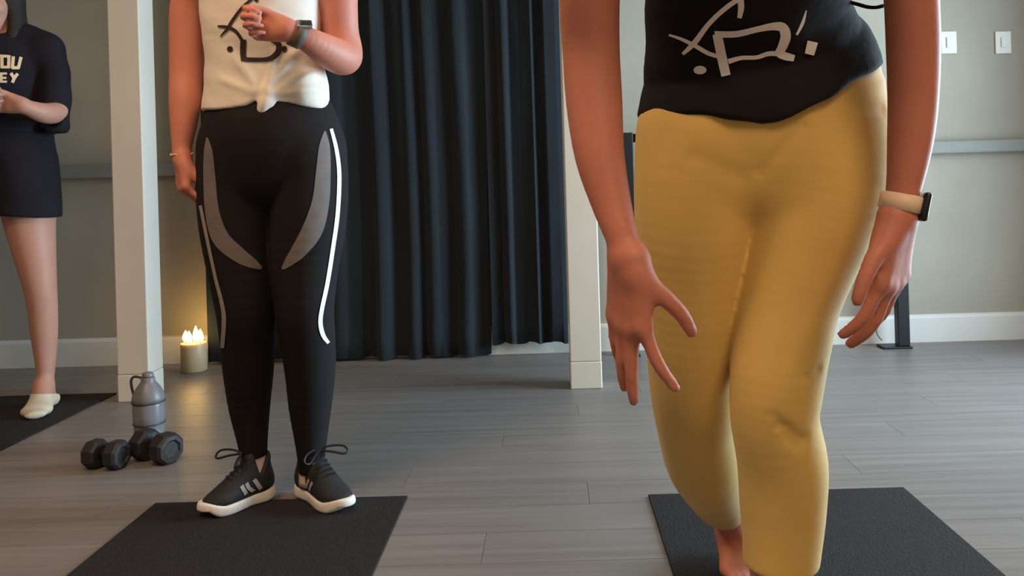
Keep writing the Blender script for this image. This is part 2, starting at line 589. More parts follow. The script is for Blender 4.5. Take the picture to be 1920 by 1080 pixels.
# ------------------------------------------------------------------ curtains
def curtain(px0, px1, zbot, D, seed, label, nf):
    rnd = random.Random(seed)
    x0, x1 = P(px0, 640, D).x, P(px1, 640, D).x
    ztop = 2.45
    nx, nz = 150, 26
    ph = [rnd.uniform(0, 6.28) for _ in range(6)]
    v, f = [], []
    for side in (0, 1):
        for j in range(nz + 1):
            tz = j / nz
            z = zbot + (ztop - zbot) * tz
            for i in range(nx + 1):
                s = i / nx
                warp = s + 0.020 * math.sin(2 * math.pi * s * 2.3 + ph[0]) + 0.010 * math.sin(5 * tz + ph[1])
                a = (0.020 * math.sin(2 * math.pi * nf * warp + ph[2] + 0.4 * math.sin(3 * tz))
                     + 0.009 * math.sin(2 * math.pi * nf * 1.7 * warp + ph[3])) * (1.0 - 0.25 * tz)
                xx = x0 + (x1 - x0) * s + 0.006 * math.sin(2 * math.pi * nf * 2 * s + ph[4]) * (0 < i < nx)
                zz = z + (0.006 * math.sin(2 * math.pi * nf * s + ph[5]) if j == 0 else 0)
                v.append((xx, D + a + 0.003 * side, max(zz, 0.004)))
    c = nx + 1
    off = c * (nz + 1)
    for j in range(nz):
        for i in range(nx):
            q = (j * c + i, j * c + i + 1, (j + 1) * c + i + 1, (j + 1) * c + i)
            f.append(q)
            f.append(tuple(off + k for k in reversed(q)))
    for i in range(nx):
        f.append((i + 1, i, off + i, off + i + 1))
        k = nz * c
        f.append((k + i, k + i + 1, off + k + i + 1, off + k + i))
    for j in range(nz):
        f.append((j * c, (j + 1) * c, off + (j + 1) * c, off + j * c))
        f.append(((j + 1) * c + nx, j * c + nx, off + j * c + nx, off + (j + 1) * c + nx))
    o = link('curtain', mesh('curtain', v, f), M_curtain)
    return tag(o, label, 'curtain', 'dark curtains on the back wall')
curtain(391, 921, 0.012, 3.795, 3, 'wide dark curtain behind the person in black leggings, hem reaching the floor', 9)
curtain(924, 1066, 0.062, 3.785, 11, 'narrow dark curtain beside the pale post, baseboard showing under its hem', 3.2)
cr = empty('curtain_rod', (P(391, 640, 3.79).x, 3.79, 2.47), 'black curtain rod above the dark curtains', 'curtain rod')
link('rod', tube_mesh('rod', [(P(380, 640, 3.79).x, 3.79, 2.465), (P(1075, 640, 3.79).x, 3.79, 2.465)], 0.012), M_black, cr)
for xx in (-1.45, -0.1):
    link('bracket', box_mesh('bracket', (xx - .012, 3.79, 2.456), (xx + .012, WY1, 2.474), 0.002), M_black, cr, smooth=False)

# ------------------------------------------------------------------ exercise mats
def mat_obj(x0, x1, yb, length, label):
    me = box_mesh('exercise_mat', (x0, yb - length, 0.0), (x1, yb, 0.006), 0.0018)
    o = link('exercise_mat', me, M_mat, smooth=False)
    return tag(o, label, 'mat', 'charcoal mats on the floor')
a, b = floor_at(290, 948), floor_at(765, 932)
mat_obj(a.x, b.x, (a.y + b.y) / 2, 1.73, 'charcoal mat under the black sneakers')
a, b = floor_at(1215, 930), floor_at(1695, 918)
mat_obj(a.x, b.x, (a.y + b.y) / 2, 1.73, 'charcoal mat under the person in mustard yellow leggings')
c = floor_at(219, 739)
mat_obj(c.x - 0.64, c.x, c.y, 1.73, 'charcoal mat under the person in black shorts by the left post')

# ------------------------------------------------------------------ black freestanding frame (portable bar)
Df = 3.752
fr = empty('portable_bar', (P(1185, 660, Df).x, Df, 0), 'black freestanding bar frame behind the person in yellow leggings', 'bar')
xl, xr_ = P(1182, 500, Df).x, P(1690, 560, Df).x
for xx in (xl, xr_):
    link('upright', box_mesh('upright', (xx - 0.027, Df - 0.022, 0.010), (xx + 0.027, Df + 0.022, 1.010), 0.004), M_black, fr, smooth=False)
    link('foot', box_mesh('foot', (xx - (0.10 if xx > 1 else 0.075), Df - 0.035, 0), (xx + 0.032, Df + 0.05, 0.010), 0.003), M_black, fr, smooth=False)
link('crossbar', tube_mesh('crossbar', [(xl, Df, 0.985), (xr_, Df, 0.985)], 0.020, 14), M_black, fr)
# gusset plate at the left foot
g0 = Vector((xl - 0.027, Df - 0.004, 0.010))
v = [g0, g0 + Vector((-0.062, 0, 0)), g0 + Vector((0, 0, 0.125))]
v += [p + Vector((0, 0.008, 0)) for p in v]
link('gusset', mesh('gusset', v, [(0, 2, 1), (3, 4, 5), (0, 1, 4, 3), (1, 2, 5, 4), (2, 0, 3, 5)]), M_black, fr, smooth=False)
# thin cable hanging by the right-hand upright
pts = catmull([tuple(P(px, py, 3.73)) for px, py in ((1625, 560), (1636, 580), (1642, 605), (1645, 626), (1654, 638))], 6)
link('cable', tube_mesh('cable', [Vector(p) for p in pts], 0.004, 6), M_lid, fr)

# ------------------------------------------------------------------ switch plates
def switch(px, py, label):
    c = P(px, py, WY1)
    r = empty('switch_plate', (c.x, WY1, c.z), label, 'light switch', 'white switch plates on the right of the back wall')
    link('plate', box_mesh('plate', (c.x - .037, WY1 - .007, c.z - .052), (c.x + .037, WY1 - .0003, c.z + .052), .003), M_plate, r, smooth=False)
    link('toggle', box_mesh('toggle', (c.x - .012, WY1 - .012, c.z - .024), (c.x + .012, WY1 - .0065, c.z + .024), .002), M_plate, r, smooth=False)
switch(1778, 80, 'white switch plate half hidden behind the arm with the watch')
switch(1880, 80, 'white switch plate alone on the wall at far right')

# ------------------------------------------------------------------ candle
Dc = 3.69
cb = floor_at(364, 688); cb.y = Dc; cb.x = P(363, 650, Dc).x
cz = empty('candle_jar', (cb.x, Dc, 0), 'lit candle in a glass jar on the floor beside the curtain', 'candle')
ri, ro, hj = 0.052, 0.055, 0.124
link('jar', lathe_mesh('jar', [(ro - .006, 0), (ro, .004), (ro, hj), (ro - .0015, hj + .002), (ri, hj), (ri, .010), (.01, .008)], 40,
                       Matrix.Translation((cb.x, Dc, 0))), M_glass, cz)
link('wax', lathe_mesh('wax', [(ri - .004, .0105), (ri - .001, .013), (ri - .001, .118), (ri - .004, .122), (.01, .120)], 40,
                       Matrix.Translation((cb.x, Dc, 0))), M_wax, cz)
for dx, dy, s in ((-.034, .0, 1.0), (-.012, -.016, 1.0), (.010, .004, 1.35), (.034, -.006, 1.1)):
    base = Vector((cb.x + dx, Dc + dy, .120))
    link('wick', tube_mesh('wick', [base, base + Vector((.001, 0, .008)), base + Vector((.002, 0, .012))], .0012, 6), M_wick, cz)
    link('flame', lathe_mesh('flame', [(.003, .0), (.0115, .009), (.0135, .018), (.0105, .032 * s), (.0050, .044 * s), (.0008, .052 * s)], 14,
                             Matrix.Translation(base + Vector((0, 0, .010)))), M_flame, cz)
pl = bpy.data.lights.new('candle_glow', 'POINT')
pl.energy = 0.45; pl.color = (1.0, 0.60, 0.22); pl.shadow_soft_size = 0.03
po = bpy.data.objects.new('candle_glow', pl)
po.location = (cb.x, Dc - 0.0, 0.215)
COL.objects.link(po)

# ------------------------------------------------------------------ bottle
bp = floor_at(281, 838)
bo = empty('water_bottle', (bp.x, bp.y, 0), 'smoky grey sports bottle standing behind the dumbbells', 'bottle')
MT = Matrix.Translation((bp.x, bp.y, 0))
rb = 0.047
link('body', lathe_mesh('body', [(rb * .85, 0), (rb * .95, .004), (rb * .97, .02), (rb * .95, .05), (rb * .93, .074), (rb * .98, .080), (rb * 1.0, .10), (rb * .99, .136), (rb * .97, .142)], 40, MT), M_bottle, bo)
link('band', lathe_mesh('band', [(rb * .95, .0745), (rb * 1.01, .0755), (rb * 1.01, .0800), (rb * .95, .081)], 40, MT), M_lidd, bo)
lid = link('lid', lathe_mesh('lid', [(rb * .98, .1425), (rb * 1.03, .144), (rb * 1.03, .156), (rb * .98, .166), (rb * .78, .186), (rb * .56, .200), (rb * .45, .207), (rb * .44, .217), (rb * .40, .220)], 40, MT), M_lid, bo)
link('rim', lathe_mesh('rim', [(rb * .98, .1420), (rb * 1.06, .1428), (rb * 1.06, .1475), (rb * .98, .148)], 40, MT), M_lidd, bo)
link('spout', lathe_mesh('spout', [(rb * .36, .2205), (rb * .38, .224), (rb * .34, .233), (rb * .22, .236)], 28, MT), M_lid, bo)
hp = [Vector((bp.x - .012, bp.y, .214)), Vector((bp.x - .032, bp.y, .222)), Vector((bp.x - .046, bp.y, .221)),
      Vector((bp.x - .053, bp.y, .210)), Vector((bp.x - .052, bp.y, .190)), Vector((bp.x - .047, bp.y, .168)), Vector((bp.x - .044, bp.y, .156))]
link('handle', tube_mesh('handle', [Vector(p) for p in catmull([tuple(p) for p in hp], 4)], .004, 8), M_lidd, bo)

# ------------------------------------------------------------------ dumbbells
def dumbbell(c, ang, L, R, hl, label, roll=0.0):
    r = empty('dumbbell', (c.x, c.y, 0), label, 'dumbbell', 'black dumbbells by the bottle')
    M0 = Matrix.Translation((c.x, c.y, R * math.cos(math.pi / 8) )) @ Matrix.Rotation(ang, 4, 'Z') @ Matrix.Rotation(math.pi / 2, 4, 'Y')
    for s in (-1, 1):
        M1 = M0 @ Matrix.Rotation(math.pi / 8, 4, 'Z') if s else M0
        z0, z1 = (L / 2 - hl, L / 2) if s > 0 else (-L / 2, -L / 2 + hl)
        pr = [(R * .55, z0), (R * .86, z0 + .002), (R, z0 + .010), (R, z1 - .010), (R * .86, z1 - .002), (R * .62, z1 - .0005), (R * .50, z1 - .006), (R * .12, z1 - .006)]
        if s < 0:
            pr = [(R * .12, z0 + .006), (R * .50, z0 + .006), (R * .62, z0 + .0005), (R * .86, z0 + .002), (R, z0 + .010), (R, z1 - .010), (R * .86, z1 - .002), (R * .55, z1)]
        link('head', lathe_mesh('head', pr, 8, M1), M_rubber, r, smooth=False)
    link('handle', lathe_mesh('handle', [(.013, -L / 2 + hl * .9), (.0145, -L / 4), (.0165, 0), (.0145, L / 4), (.013, L / 2 - hl * .9)], 20, M0), M_black, r)
    return r
d1 = floor_at(200, 877)
dumbbell(d1, math.radians(-12), 0.118, 0.043, 0.047, 'smaller black dumbbell lying at left of the pair')
d2 = floor_at(293, 864)
dumbbell(d2, math.radians(-28), 0.150, 0.047, 0.058, 'larger black dumbbell lying right in front of the bottle')

# ------------------------------------------------------------------ people
def nodes_px(rows, ratio=1.0):
    """rows: (px, py, D, half width px[, depth ratio])"""
    out = []
    for r_ in rows:
        ru = r_[3] * r_[2] / F
        out.append((P(r_[0], r_[1], r_[2]), ru, ru * (r_[4] if len(r_) > 4 else ratio)))
    return out

def lim(rows):
    """limb: (px, py, D, radius px) round section"""
    return [(P(a, b, c), r * c / F, r * c / F * 0.999) for a, b, c, r in rows]

def hand(Fd, wrist, e, t, curl, spread=(8, 2, -4, -10), s=1.0, thumb=((.62, .75, .25), (.85, .45, .25), (.95, .2, .3)), flip=1, wr=0.021):
    """e: wrist->knuckles, t: thumb side; fingers bend toward n = palm side; curl per finger (knuckle, middle, tip) degrees"""
    e = Vector(e).normalized(); t = Vector(t); t = (t - e * t.dot(e)).normalized()
    n = e.cross(t) * flip
    k_off = [(.028, .082), (.010, .087), (-.009, .083), (-.026, .073)]
    lens = [(.041, .024, .020), (.045, .028, .021), (.041, .026, .020), (.032, .020, .018)]
    rad = [.0088, .0092, .0086, .0076]
    k_first = True
    for i, (a, b) in enumerate(k_off):
        kn = wrist + e * (b * s) + t * (a * s)
        Fd.chain([(wrist + t * (a * .45 * s), wr * .72 * s, wr * .72 * s), (wrist + e * (b * .5 * s) + t * (a * .85 * s) + n * .002, .0145 * s, .0145 * s), (kn, .0108 * s, .0108 * s)], k=0.016, sub=3)
    for i, (a, b) in enumerate(k_off):
        kn = wrist + e * (b * s) + t * (a * s)
        sp = math.radians(spread[i])
        d0 = (e * math.cos(sp) + t * math.sin(sp)).normalized()
        ang = 0
        p = kn
        ns = [(p, rad[i] * 1.08 * s, rad[i] * 1.08 * s)]
        for j in range(3):
            ang += math.radians(curl[i][j])
            d = d0 * math.cos(ang) + n * math.sin(ang)
            p = p + d * (lens[i][j] * s)
            rr = rad[i] * (1.0, .92, .80)[j] * s
            ns.append((p, rr, rr))
        Fd.chain(ns, k=0.004, sub=2, kc=(kn, 0.02, 0.012))
    p = wrist + e * (.020 * s) + t * (.017 * s)
    ns = [(p, .0135 * s, .0135 * s)]
    for j, L in enumerate((.040, .033, .026)):
        c = thumb[j]
        d = (e * c[0] + t * c[1] + n * c[2]).normalized()
        p = p + d * (L * s)
        rr = (.0118, .0100, .0084)[j] * s
        ns.append((p, rr, rr))
    Fd.chain(ns, k=0.004, sub=3, kc=(ns[0][0], 0.035, 0.018))

def foot_bare(Fd, ankle, heel, ball, toe, w_=1.0, off=0.0, toes=True):
    """bare foot from the ankle to the toe tips; heel, ball and toe lie near the ground"""
    Fd.chain([(ankle, .034, .034), (ankle.lerp(heel, .55), .031, .033), (heel + Vector((0, 0, .022)), .028, .026)], k=.02, off=off)
    Fd.chain([(ankle, .033, .033), (ankle.lerp(ball, .45) + Vector((0, 0, -.004)), .036 * w_, .028), (ball + Vector((0, 0, .016)), .044 * w_, .017)], k=.025, off=off)
    Fd.chain([(heel + Vector((0, 0, .022)), .028, .022), (heel.lerp(ball, .5) + Vector((0, 0, .022)), .033, .020), (ball + Vector((0, 0, .016)), .043 * w_, .016)], k=.02, off=off)
    fd = (toe - ball); L = fd.length; fd.normalize()
    sd = fd.cross(Vector((0, 0, 1))).normalized()
    if toes:
        for i, (a, l, r_) in enumerate(((-.031, 1.0, .0115), (-.012, .95, .0085), (.004, .85, .008), (.018, .72, .0078), (.031, .58, .0075))):
            b0 = ball + sd * a * w_ + Vector((0, 0, .014))
            Fd.chain([(b0, .012, .012), (b0 + fd * (L * l) + Vector((0, 0, -.004)), r_, r_)], k=.005, off=off, kc=(b0, .02, .012))
    else:
        Fd.chain([(ball + Vector((0, 0, .016)), .044 * w_, .017), (toe - fd * .012 + Vector((0, 0, .013)), .032 * w_, .012)], k=.015, off=off)

def head(Fd, c, fwd, up, s=1.0):
    """skull, jaw, nose, ears, brow and lips; c = centre of the skull"""
    fwd = Vector(fwd).normalized(); up = Vector(up); up = (up - fwd * up.dot(fwd)).normalized()
    rt = fwd.cross(up)
    R = [[rt[i], fwd[i], up[i]] for i in range(3)]
    g = lambda x, y, z: tuple(c + (rt * x + fwd * y + up * z) * s)
    E = lambda q, r, k, sub=False: Fd.ellipsoid(g(*q), [a * s for a in r], k, R, sub)
    E((0, -.012, .030), (.072, .092, .082), .02)
    E((0, .022, -.030), (.058, .066, .075), .03)
    E((0, .052, -.078), (.030, .030, .028), .03)
    for sx in (-1, 1):
        E((sx * .034, .056, -.022), (.024, .024, .022), .02)     # cheek
        E((sx * .074, -.010, -.012), (.010, .020, .032), .006)   # ear
        E((sx * .031, .086, .004), (.016, .012, .010), .012, True)  # eye socket
        E((sx * .031, .070, .004), (.0125, .0125, .0125), .003)  # eyeball under the lids
    E((0, .080, .022), (.045, .014, .010), .02)                  # brow
    Fd.chain([(Vector(g(0, .086, .004)), .007 * s, .007 * s), (Vector(g(0, .103, -.022)), .011 * s, .011 * s)], k=.008, sub=2)
    E((0, .092, -.030), (.017, .010, .008), .008)
    E((0, .088, -.052), (.022, .009, .0055), .006)
    E((0, .086, -.062), (.019, .009, .006), .004)

def hair_mesh(name, c, fwd, up, s, long=0.0, h=0.005):
    fwd = Vector(fwd).normalized(); up = Vector(up); up = (up - fwd * up.dot(fwd)).normalized()
    rt = fwd.cross(up)
    R = [[rt[i], fwd[i], up[i]] for i in range(3)]
    ext = 0.16 + long
    Fd = Field(np.array(c) - (0.2, 0.2, ext + .02), np.array(c) + 0.2, h)
    g = lambda x, y, z: tuple(c + (rt * x + fwd * y + up * z) * s)
    Fd.ellipsoid(g(0, -.020, .034), [.083 * s, .098 * s, .090 * s], .01, R)
    Fd.ellipsoid(g(0, .085, -.035), [.060 * s, .060 * s, .088 * s], .01, R, True)
    if long:
        for sx in (-1, 1):
            Fd.chain([(Vector(g(sx * .060, -.01, .02)), .030, .035), (Vector(g(sx * .072, .005, -.06)), .024, .034),
                      (Vector(g(sx * .074, .03, -.06)) - Vector((0, 0, long * .45)), .024, .028),
                      (Vector(g(sx * .066, .045, -.06)) - Vector((0, 0, long * .95)), .016, .016)], k=.03)
        Fd.chain([(Vector(g(0, -.06, .02)), .07, .04), (Vector(g(0, -.075, -.08)), .075, .03), (Vector(g(0, -.085, -.08)) - Vector((0, 0, long * .6)), .06, .025)], k=.03)
    else:
        Fd.ellipsoid(g(0, -.115, .045), [.040 * s, .040 * s, .040 * s], .02, R)   # bun
    return Fd.mesh(name)

def ring_band(name, c, axis, ru, rv, udir, width, thick, m, parent, n=36):
    """flat band round a wrist"""
    ax = Vector(axis).normalized(); u = Vector(udir); u = (u - ax * u.dot(ax)).normalized(); v_ = ax.cross(u)
    prof = [(-width / 2, 0), (-width / 2 * .9, thick), (width / 2 * .9, thick), (width / 2, 0)]
    vs_, fs = [], []
    for i in range(n):
        a_ = 2 * math.pi * i / n
        for h_, t_ in prof:
            vs_.append(c + ax * h_ + u * ((ru + t_) * math.cos(a_)) + v_ * ((rv + t_) * math.sin(a_)))
    k = len(prof)
    for i in range(n):
        i2 = (i + 1) % n
        for j in range(k):
            j2 = (j + 1) % k
            fs.append((i * k + j, i * k + j2, i2 * k + j2, i2 * k + j))
    return link(name, mesh(name, vs_, fs), m, parent)

def oriented_box(name, c, X, Y, Z, sx, sy, sz, m, parent, bev=.003):
    me = box_mesh(name, (-sx / 2, -sy / 2, -sz / 2), (sx / 2, sy / 2, sz / 2), bev)
    Z = Vector(Z).normalized(); X = Vector(X); X = (X - Z * X.dot(Z)).normalized(); Y = Z.cross(X)
    R = Matrix(((X.x, Y.x, Z.x, c.x), (X.y, Y.y, Z.y, c.y), (X.z, Y.z, Z.z, c.z), (0, 0, 0, 1)))
    me.transform(R)
    return link(name, me, m, parent)

# ---------- person in a white tank top and black leggings
A = empty('person', tuple(floor_at(525, 935)), 'person in white knotted tank top and black leggings standing on the mat', 'person')
DA = 2.12
A_torso = nodes_px([(511, 310, 2.12, 121, .72), (510, 262, 2.12, 126, .78), (504, 215, 2.12, 115, .74), (501, 165, 2.12, 102, .72), (498, 100, 2.115, 97, .74),
                    (495, 30, 2.11, 108, .76), (495, -25, 2.11, 112, .72), (495, -62, 2.12, 98, .62)])
A_legL = nodes_px([(447, 285, 2.12, 66, 1.15), (443, 340, 2.12, 67, 1.12), (446, 420, 2.115, 65, 1.08), (453, 500, 2.105, 58, 1.05), (461, 580, 2.10, 50, 1.05), (463, 635, 2.115, 45, 1.08),
                   (466, 690, 2.13, 42, 1.15), (468, 760, 2.135, 34, 1.1), (473, 820, 2.13, 25, 1.1), (477, 868, 2.125, 19.5, 1.2), (480, 900, 2.12, 20, 1.2)])
A_legR = nodes_px([(576, 285, 2.12, 68, 1.15), (580, 340, 2.12, 68, 1.12), (577, 420, 2.115, 67, 1.08), (571, 500, 2.105, 59, 1.05), (571, 580, 2.10, 51, 1.05), (577, 635, 2.115, 47, 1.08),
                   (582, 690, 2.13, 43, 1.15), (582, 760, 2.135, 36, 1.1), (583, 820, 2.13, 27, 1.1), (584, 868, 2.125, 21, 1.2), (584, 900, 2.12, 21, 1.2)])
shL, shR = P(368, -38, 2.125), P(630, -38, 2.125)
def A_torso_f(Fd, off=0.0):
    Fd.chain(A_torso, k=.03, off=off)
def A_legs_f(Fd, off=0.0):
    Fd.chain(A_legL, k=.018, off=off, kc=(P(447, 285, DA), .10, .05))
    Fd.chain(A_legR, k=.006, off=off, kc=(P(576, 285, DA), .10, .05))
bb = (P(300, 990, 2.12).x, 1.80, -0.01), (P(705, 0, 2.12).x, 2.36, 1.72)
Fb = Field(bb[0], bb[1], 0.0045)
A_torso_f(Fb, -.004)
Fb.chain([(shL, .045, .045), (P(440, -72, 2.13), .045, .045), (P(495, -88, 2.13), .05, .05), (P(550, -72, 2.13), .045, .045), (shR, .045, .045)], k=.05)
A_legs_f(Fb, -.002)
Fb.chain([(P(495, -70, 2.13), .052, .052), (P(495, -115, 2.12), .050, .050), (P(495, -150, 2.10), .052, .052)], k=.03)
Ahead = P(495, -205, 2.09)
head(Fb, Ahead, (0, -1, -.05), (0, 0, 1))
armA1 = lim([(368, -38, 2.125, 36), (354, 20, 2.13, 33.5), (351, 80, 2.13, 31.5), (349, 140, 2.125, 29.5), (347, 185, 2.11, 28.5), (344, 235, 2.095, 23.5), (341, 272, 2.085, 18.0), (341, 296, 2.08, 16.5)])
Fb.chain(armA1, k=.004, kc=(shL, .09, .05))
hand(Fb, P(342, 296, 2.08), (.05, -.10, -1), (.62, -.75, 0), [(42, 55, 40), (46, 58, 42), (50, 60, 42), (54, 60, 45)], s=.92,
     thumb=((.75, .35, .45), (.9, .0, .5), (.9, -.1, .45)), flip=-1)
armA2 = lim([(632, -38, 2.125, 38), (634, 15, 2.13, 36), (638, 60, 2.135, 34), (644, 96, 2.13, 35), (642, 108, 2.09, 33), (616, 97, 2.035, 31), (585, 79, 1.985, 25), (555, 63, 1.955, 19.5), (538, 56, 1.94, 19)])
Fb.chain(armA2, k=.004, kc=(shR, .09, .05))
hand(Fb, P(540, 56, 1.94), (-1, -.10, .13), (.15, .1, 1), [(62, 80, 55), (66, 84, 55), (68, 84, 55), (70, 84, 55)], s=.90,
     thumb=((.8, .45, .35), (.9, .1, .45), (.8, -.2, .6)), flip=-1)
link('body', Fb.mesh('body'), M_skinA, A)
link('hair', hair_mesh('hair', Ahead, (0, -1, -.05), (0, 0, 1), 1.0), M_hairD, A)

# leggings
Fl = Field((bb[0][0], 1.92, 0.02), (bb[1][0], 2.34, 1.10), 0.0042)
A_torso_f(Fl, .003)
A_legs_f(Fl, .004)
ztop = P(500, 186, DA).z
Fl.cut(lambda x, y, z: z - ztop)
xs_ = P(525, 860, DA).x
zl, zr = P(477, 856, DA).z, P(583, 884, DA).z
Fl.cut(lambda x, y, z: np.where(x < xs_, zl, zr) - z + 0 * y, k=.002)
me_leg = Fl.mesh('leggings')
legA = link('leggings', me_leg, M_legging, A)
bl = bvh_of(me_leg)
print_on('mesh_panel', bl, [(389, 258, 3), (391, 285, 16), (393, 330, 22), (398, 395, 26), (414, 446, 32), (448, 478, 28), (474, 494, 18), (490, 503, 5)], M_panel, legA, across=6, off=.0012, sub=8, toward=(450, 400))
print_on('mesh_panel', bl, [(609, 246, 3), (608, 275, 20), (606, 320, 27), (601, 378, 32), (586, 430, 38), (562, 468, 30), (543, 490, 18), (530, 504, 5)], M_panel, legA, across=6, off=.0012, sub=8, toward=(575, 400))
print_on('piping', bl, [(620, 242, 6), (630, 282, 7), (635, 330, 7.5), (632, 400, 7.5), (624, 460, 7.5), (613, 530, 7.5), (603, 578, 7.5), (600, 605, 8), (605, 628, 8), (615, 643, 6)], M_piping, legA, across=2, off=.0022, sub=8, toward=(575, 430))
print_on('piping', bl, [(377, 385, 6), (390, 450, 6), (405, 520, 6), (417, 568, 7), (421, 600, 8), (418, 652, 7)], M_pipshade, legA, across=2, off=.0022, sub=8, toward=(460, 480))

# tank top
Ft = Field((P(360, 0, DA).x, 1.90, 0.90), (P(640, 0, DA).x, 2.34, 1.47), 0.004)
T_nodes = nodes_px([(499, 232, 2.12, 116, .78), (498, 190, 2.12, 109, .82), (496, 150, 2.115, 105, .80), (494, 100, 2.11, 103, .80), (491, 40, 2.105, 107, .82), (492, -20, 2.105, 110, .78), (495, -64, 2.12, 99, .64)])
Ft.chain(T_nodes, k=.02, off=.004)
Ft.chain([(P(430, -66, 2.13), .030, .050), (P(420, -84, 2.13), .028, .048)], k=.03)
Ft.chain([(P(560, -66, 2.13), .030, .050), (P(570, -84, 2.13), .028, .048)], k=.03)
# the blouson side at the right of the knot
Ft.chain([(P(570, 120, 2.09), .033, .06), (P(579, 160, 2.09), .042, .075), (P(576, 186, 2.08), .046, .080)], k=.03)
hx = [P(px, py, 2.02) for px, py in ((340, 203), (385, 205), (440, 205), (470, 199), (484, 190), (512, 190), (545, 195), (580, 200), (602, 204), (612, 196), (640, 170))]
hX = np.array([p.x for p in hx]); hZ = np.array([p.z for p in hx])
Ft.cut(lambda x, y, z: (np.interp(x, hX, hZ) - z + 0 * y).astype(np.float32), k=.006)
# folds radiating from the knot
kn_ = P(500, 182, 2.02)
def folds(x, y, z):
    d = 0
    for px, py, amp, wd in ((555, 95, .007, .011), (590, 135, .006, .010), (600, 165, .005, .009), (450, 115, .006, .012), (420, 150, .005, .011), (520, 105, .005, .008)):
        e_ = P(px, py, 2.02)
        ux, uz = e_.x - kn_.x, e_.z - kn_.z
        L_ = math.hypot(ux, uz); ux /= L_; uz /= L_
        s_ = (x - kn_.x) * ux + (z - kn_.z) * uz
        t_ = (x - kn_.x) * uz - (z - kn_.z) * ux
        d = d - amp * np.exp(-(t_ / wd) ** 2) * np.clip(s_ / .02, 0, 1) * np.clip((L_ * 1.25 - s_) / .04, 0, 1) * (y < 2.1)
    return d + .0012 * np.sin(70 * x + 30 * z) * np.sin(55 * z - 20 * x)
Ft.push(folds)
# knot with two short tails
Ft.chain([(P(498, 158, 2.015), .010, .010), (P(500, 180, 2.005), .017, .015), (P(497, 192, 2.000), .0165, .015), (P(491, 206, 2.000), .013, .010), (P(489, 213, 2.002), .009, .006)], k=.012)
Ft.chain([(P(500, 185, 2.005), .013, .012), (P(508, 196, 2.004), .010, .008)], k=.008)
me_t = Ft.mesh('tank_top')
tankA = link('tank_top', me_t, M_white, A)
bt = bvh_of(me_t)
for path in ([(478, -6, 5), (455, 14, 5.5), (437, 38, 6), (429, 52, 6)], [(409, 49, 3), (426, 51, 6), (442, 58, 6), (455, 76, 6)], [(428, 54, 5), (421, 61, 4), (414, 69, 2)],
             [(457, 74, 11), (456, 95, 11), (457, 115, 10)], [(453, 111, 8), (475, 112, 8), (498, 111.5, 8), (511, 108, 10), (521, 98, 11), (523, 86, 11), (517, 77, 11), (508, 75, 9)],
             dot_path(432, 92, 5.5, 5.5), dot_path(533, 92, 5, 6), dot_path(481, 0, 4, 4)):
    print_on('print_stroke', bt, path, M_ink, tankA, across=3, off=.0022, sub=6)

# watch and bracelet
wc, we = P(558, 64.5, 1.957), (P(580, 76, 1.975) - P(540, 57, 1.94))
wA = ring_band('watch', wc, we, .0285, .0285, (0, -1, 0), .026, .004, M_strap, A)
cdir = Vector((.25, -.62, .75))
oriented_box('watch_case', wc + (cdir - we.normalized() * cdir.dot(we.normalized())).normalized() * .031, we, None, cdir, .036, .030, .010, M_steel, wA)
oriented_box('watch_face', wc + (cdir - we.normalized() * cdir.dot(we.normalized())).normalized() * .0363, we, None, cdir, .028, .023, .002, M_glassdark, wA, .0008)
bc = P(341, 289, 2.082)
bp_ = [bc + Vector((.0255 * math.cos(a_), .0255 * math.sin(a_), .003 * math.sin(a_ * 1.0) + .0012 * math.sin(6 * a_))) for a_ in np.linspace(0, 2 * math.pi, 40, endpoint=False)]
link('bracelet', tube_mesh('bracelet', bp_, .0024, 6, True), M_brace, A)

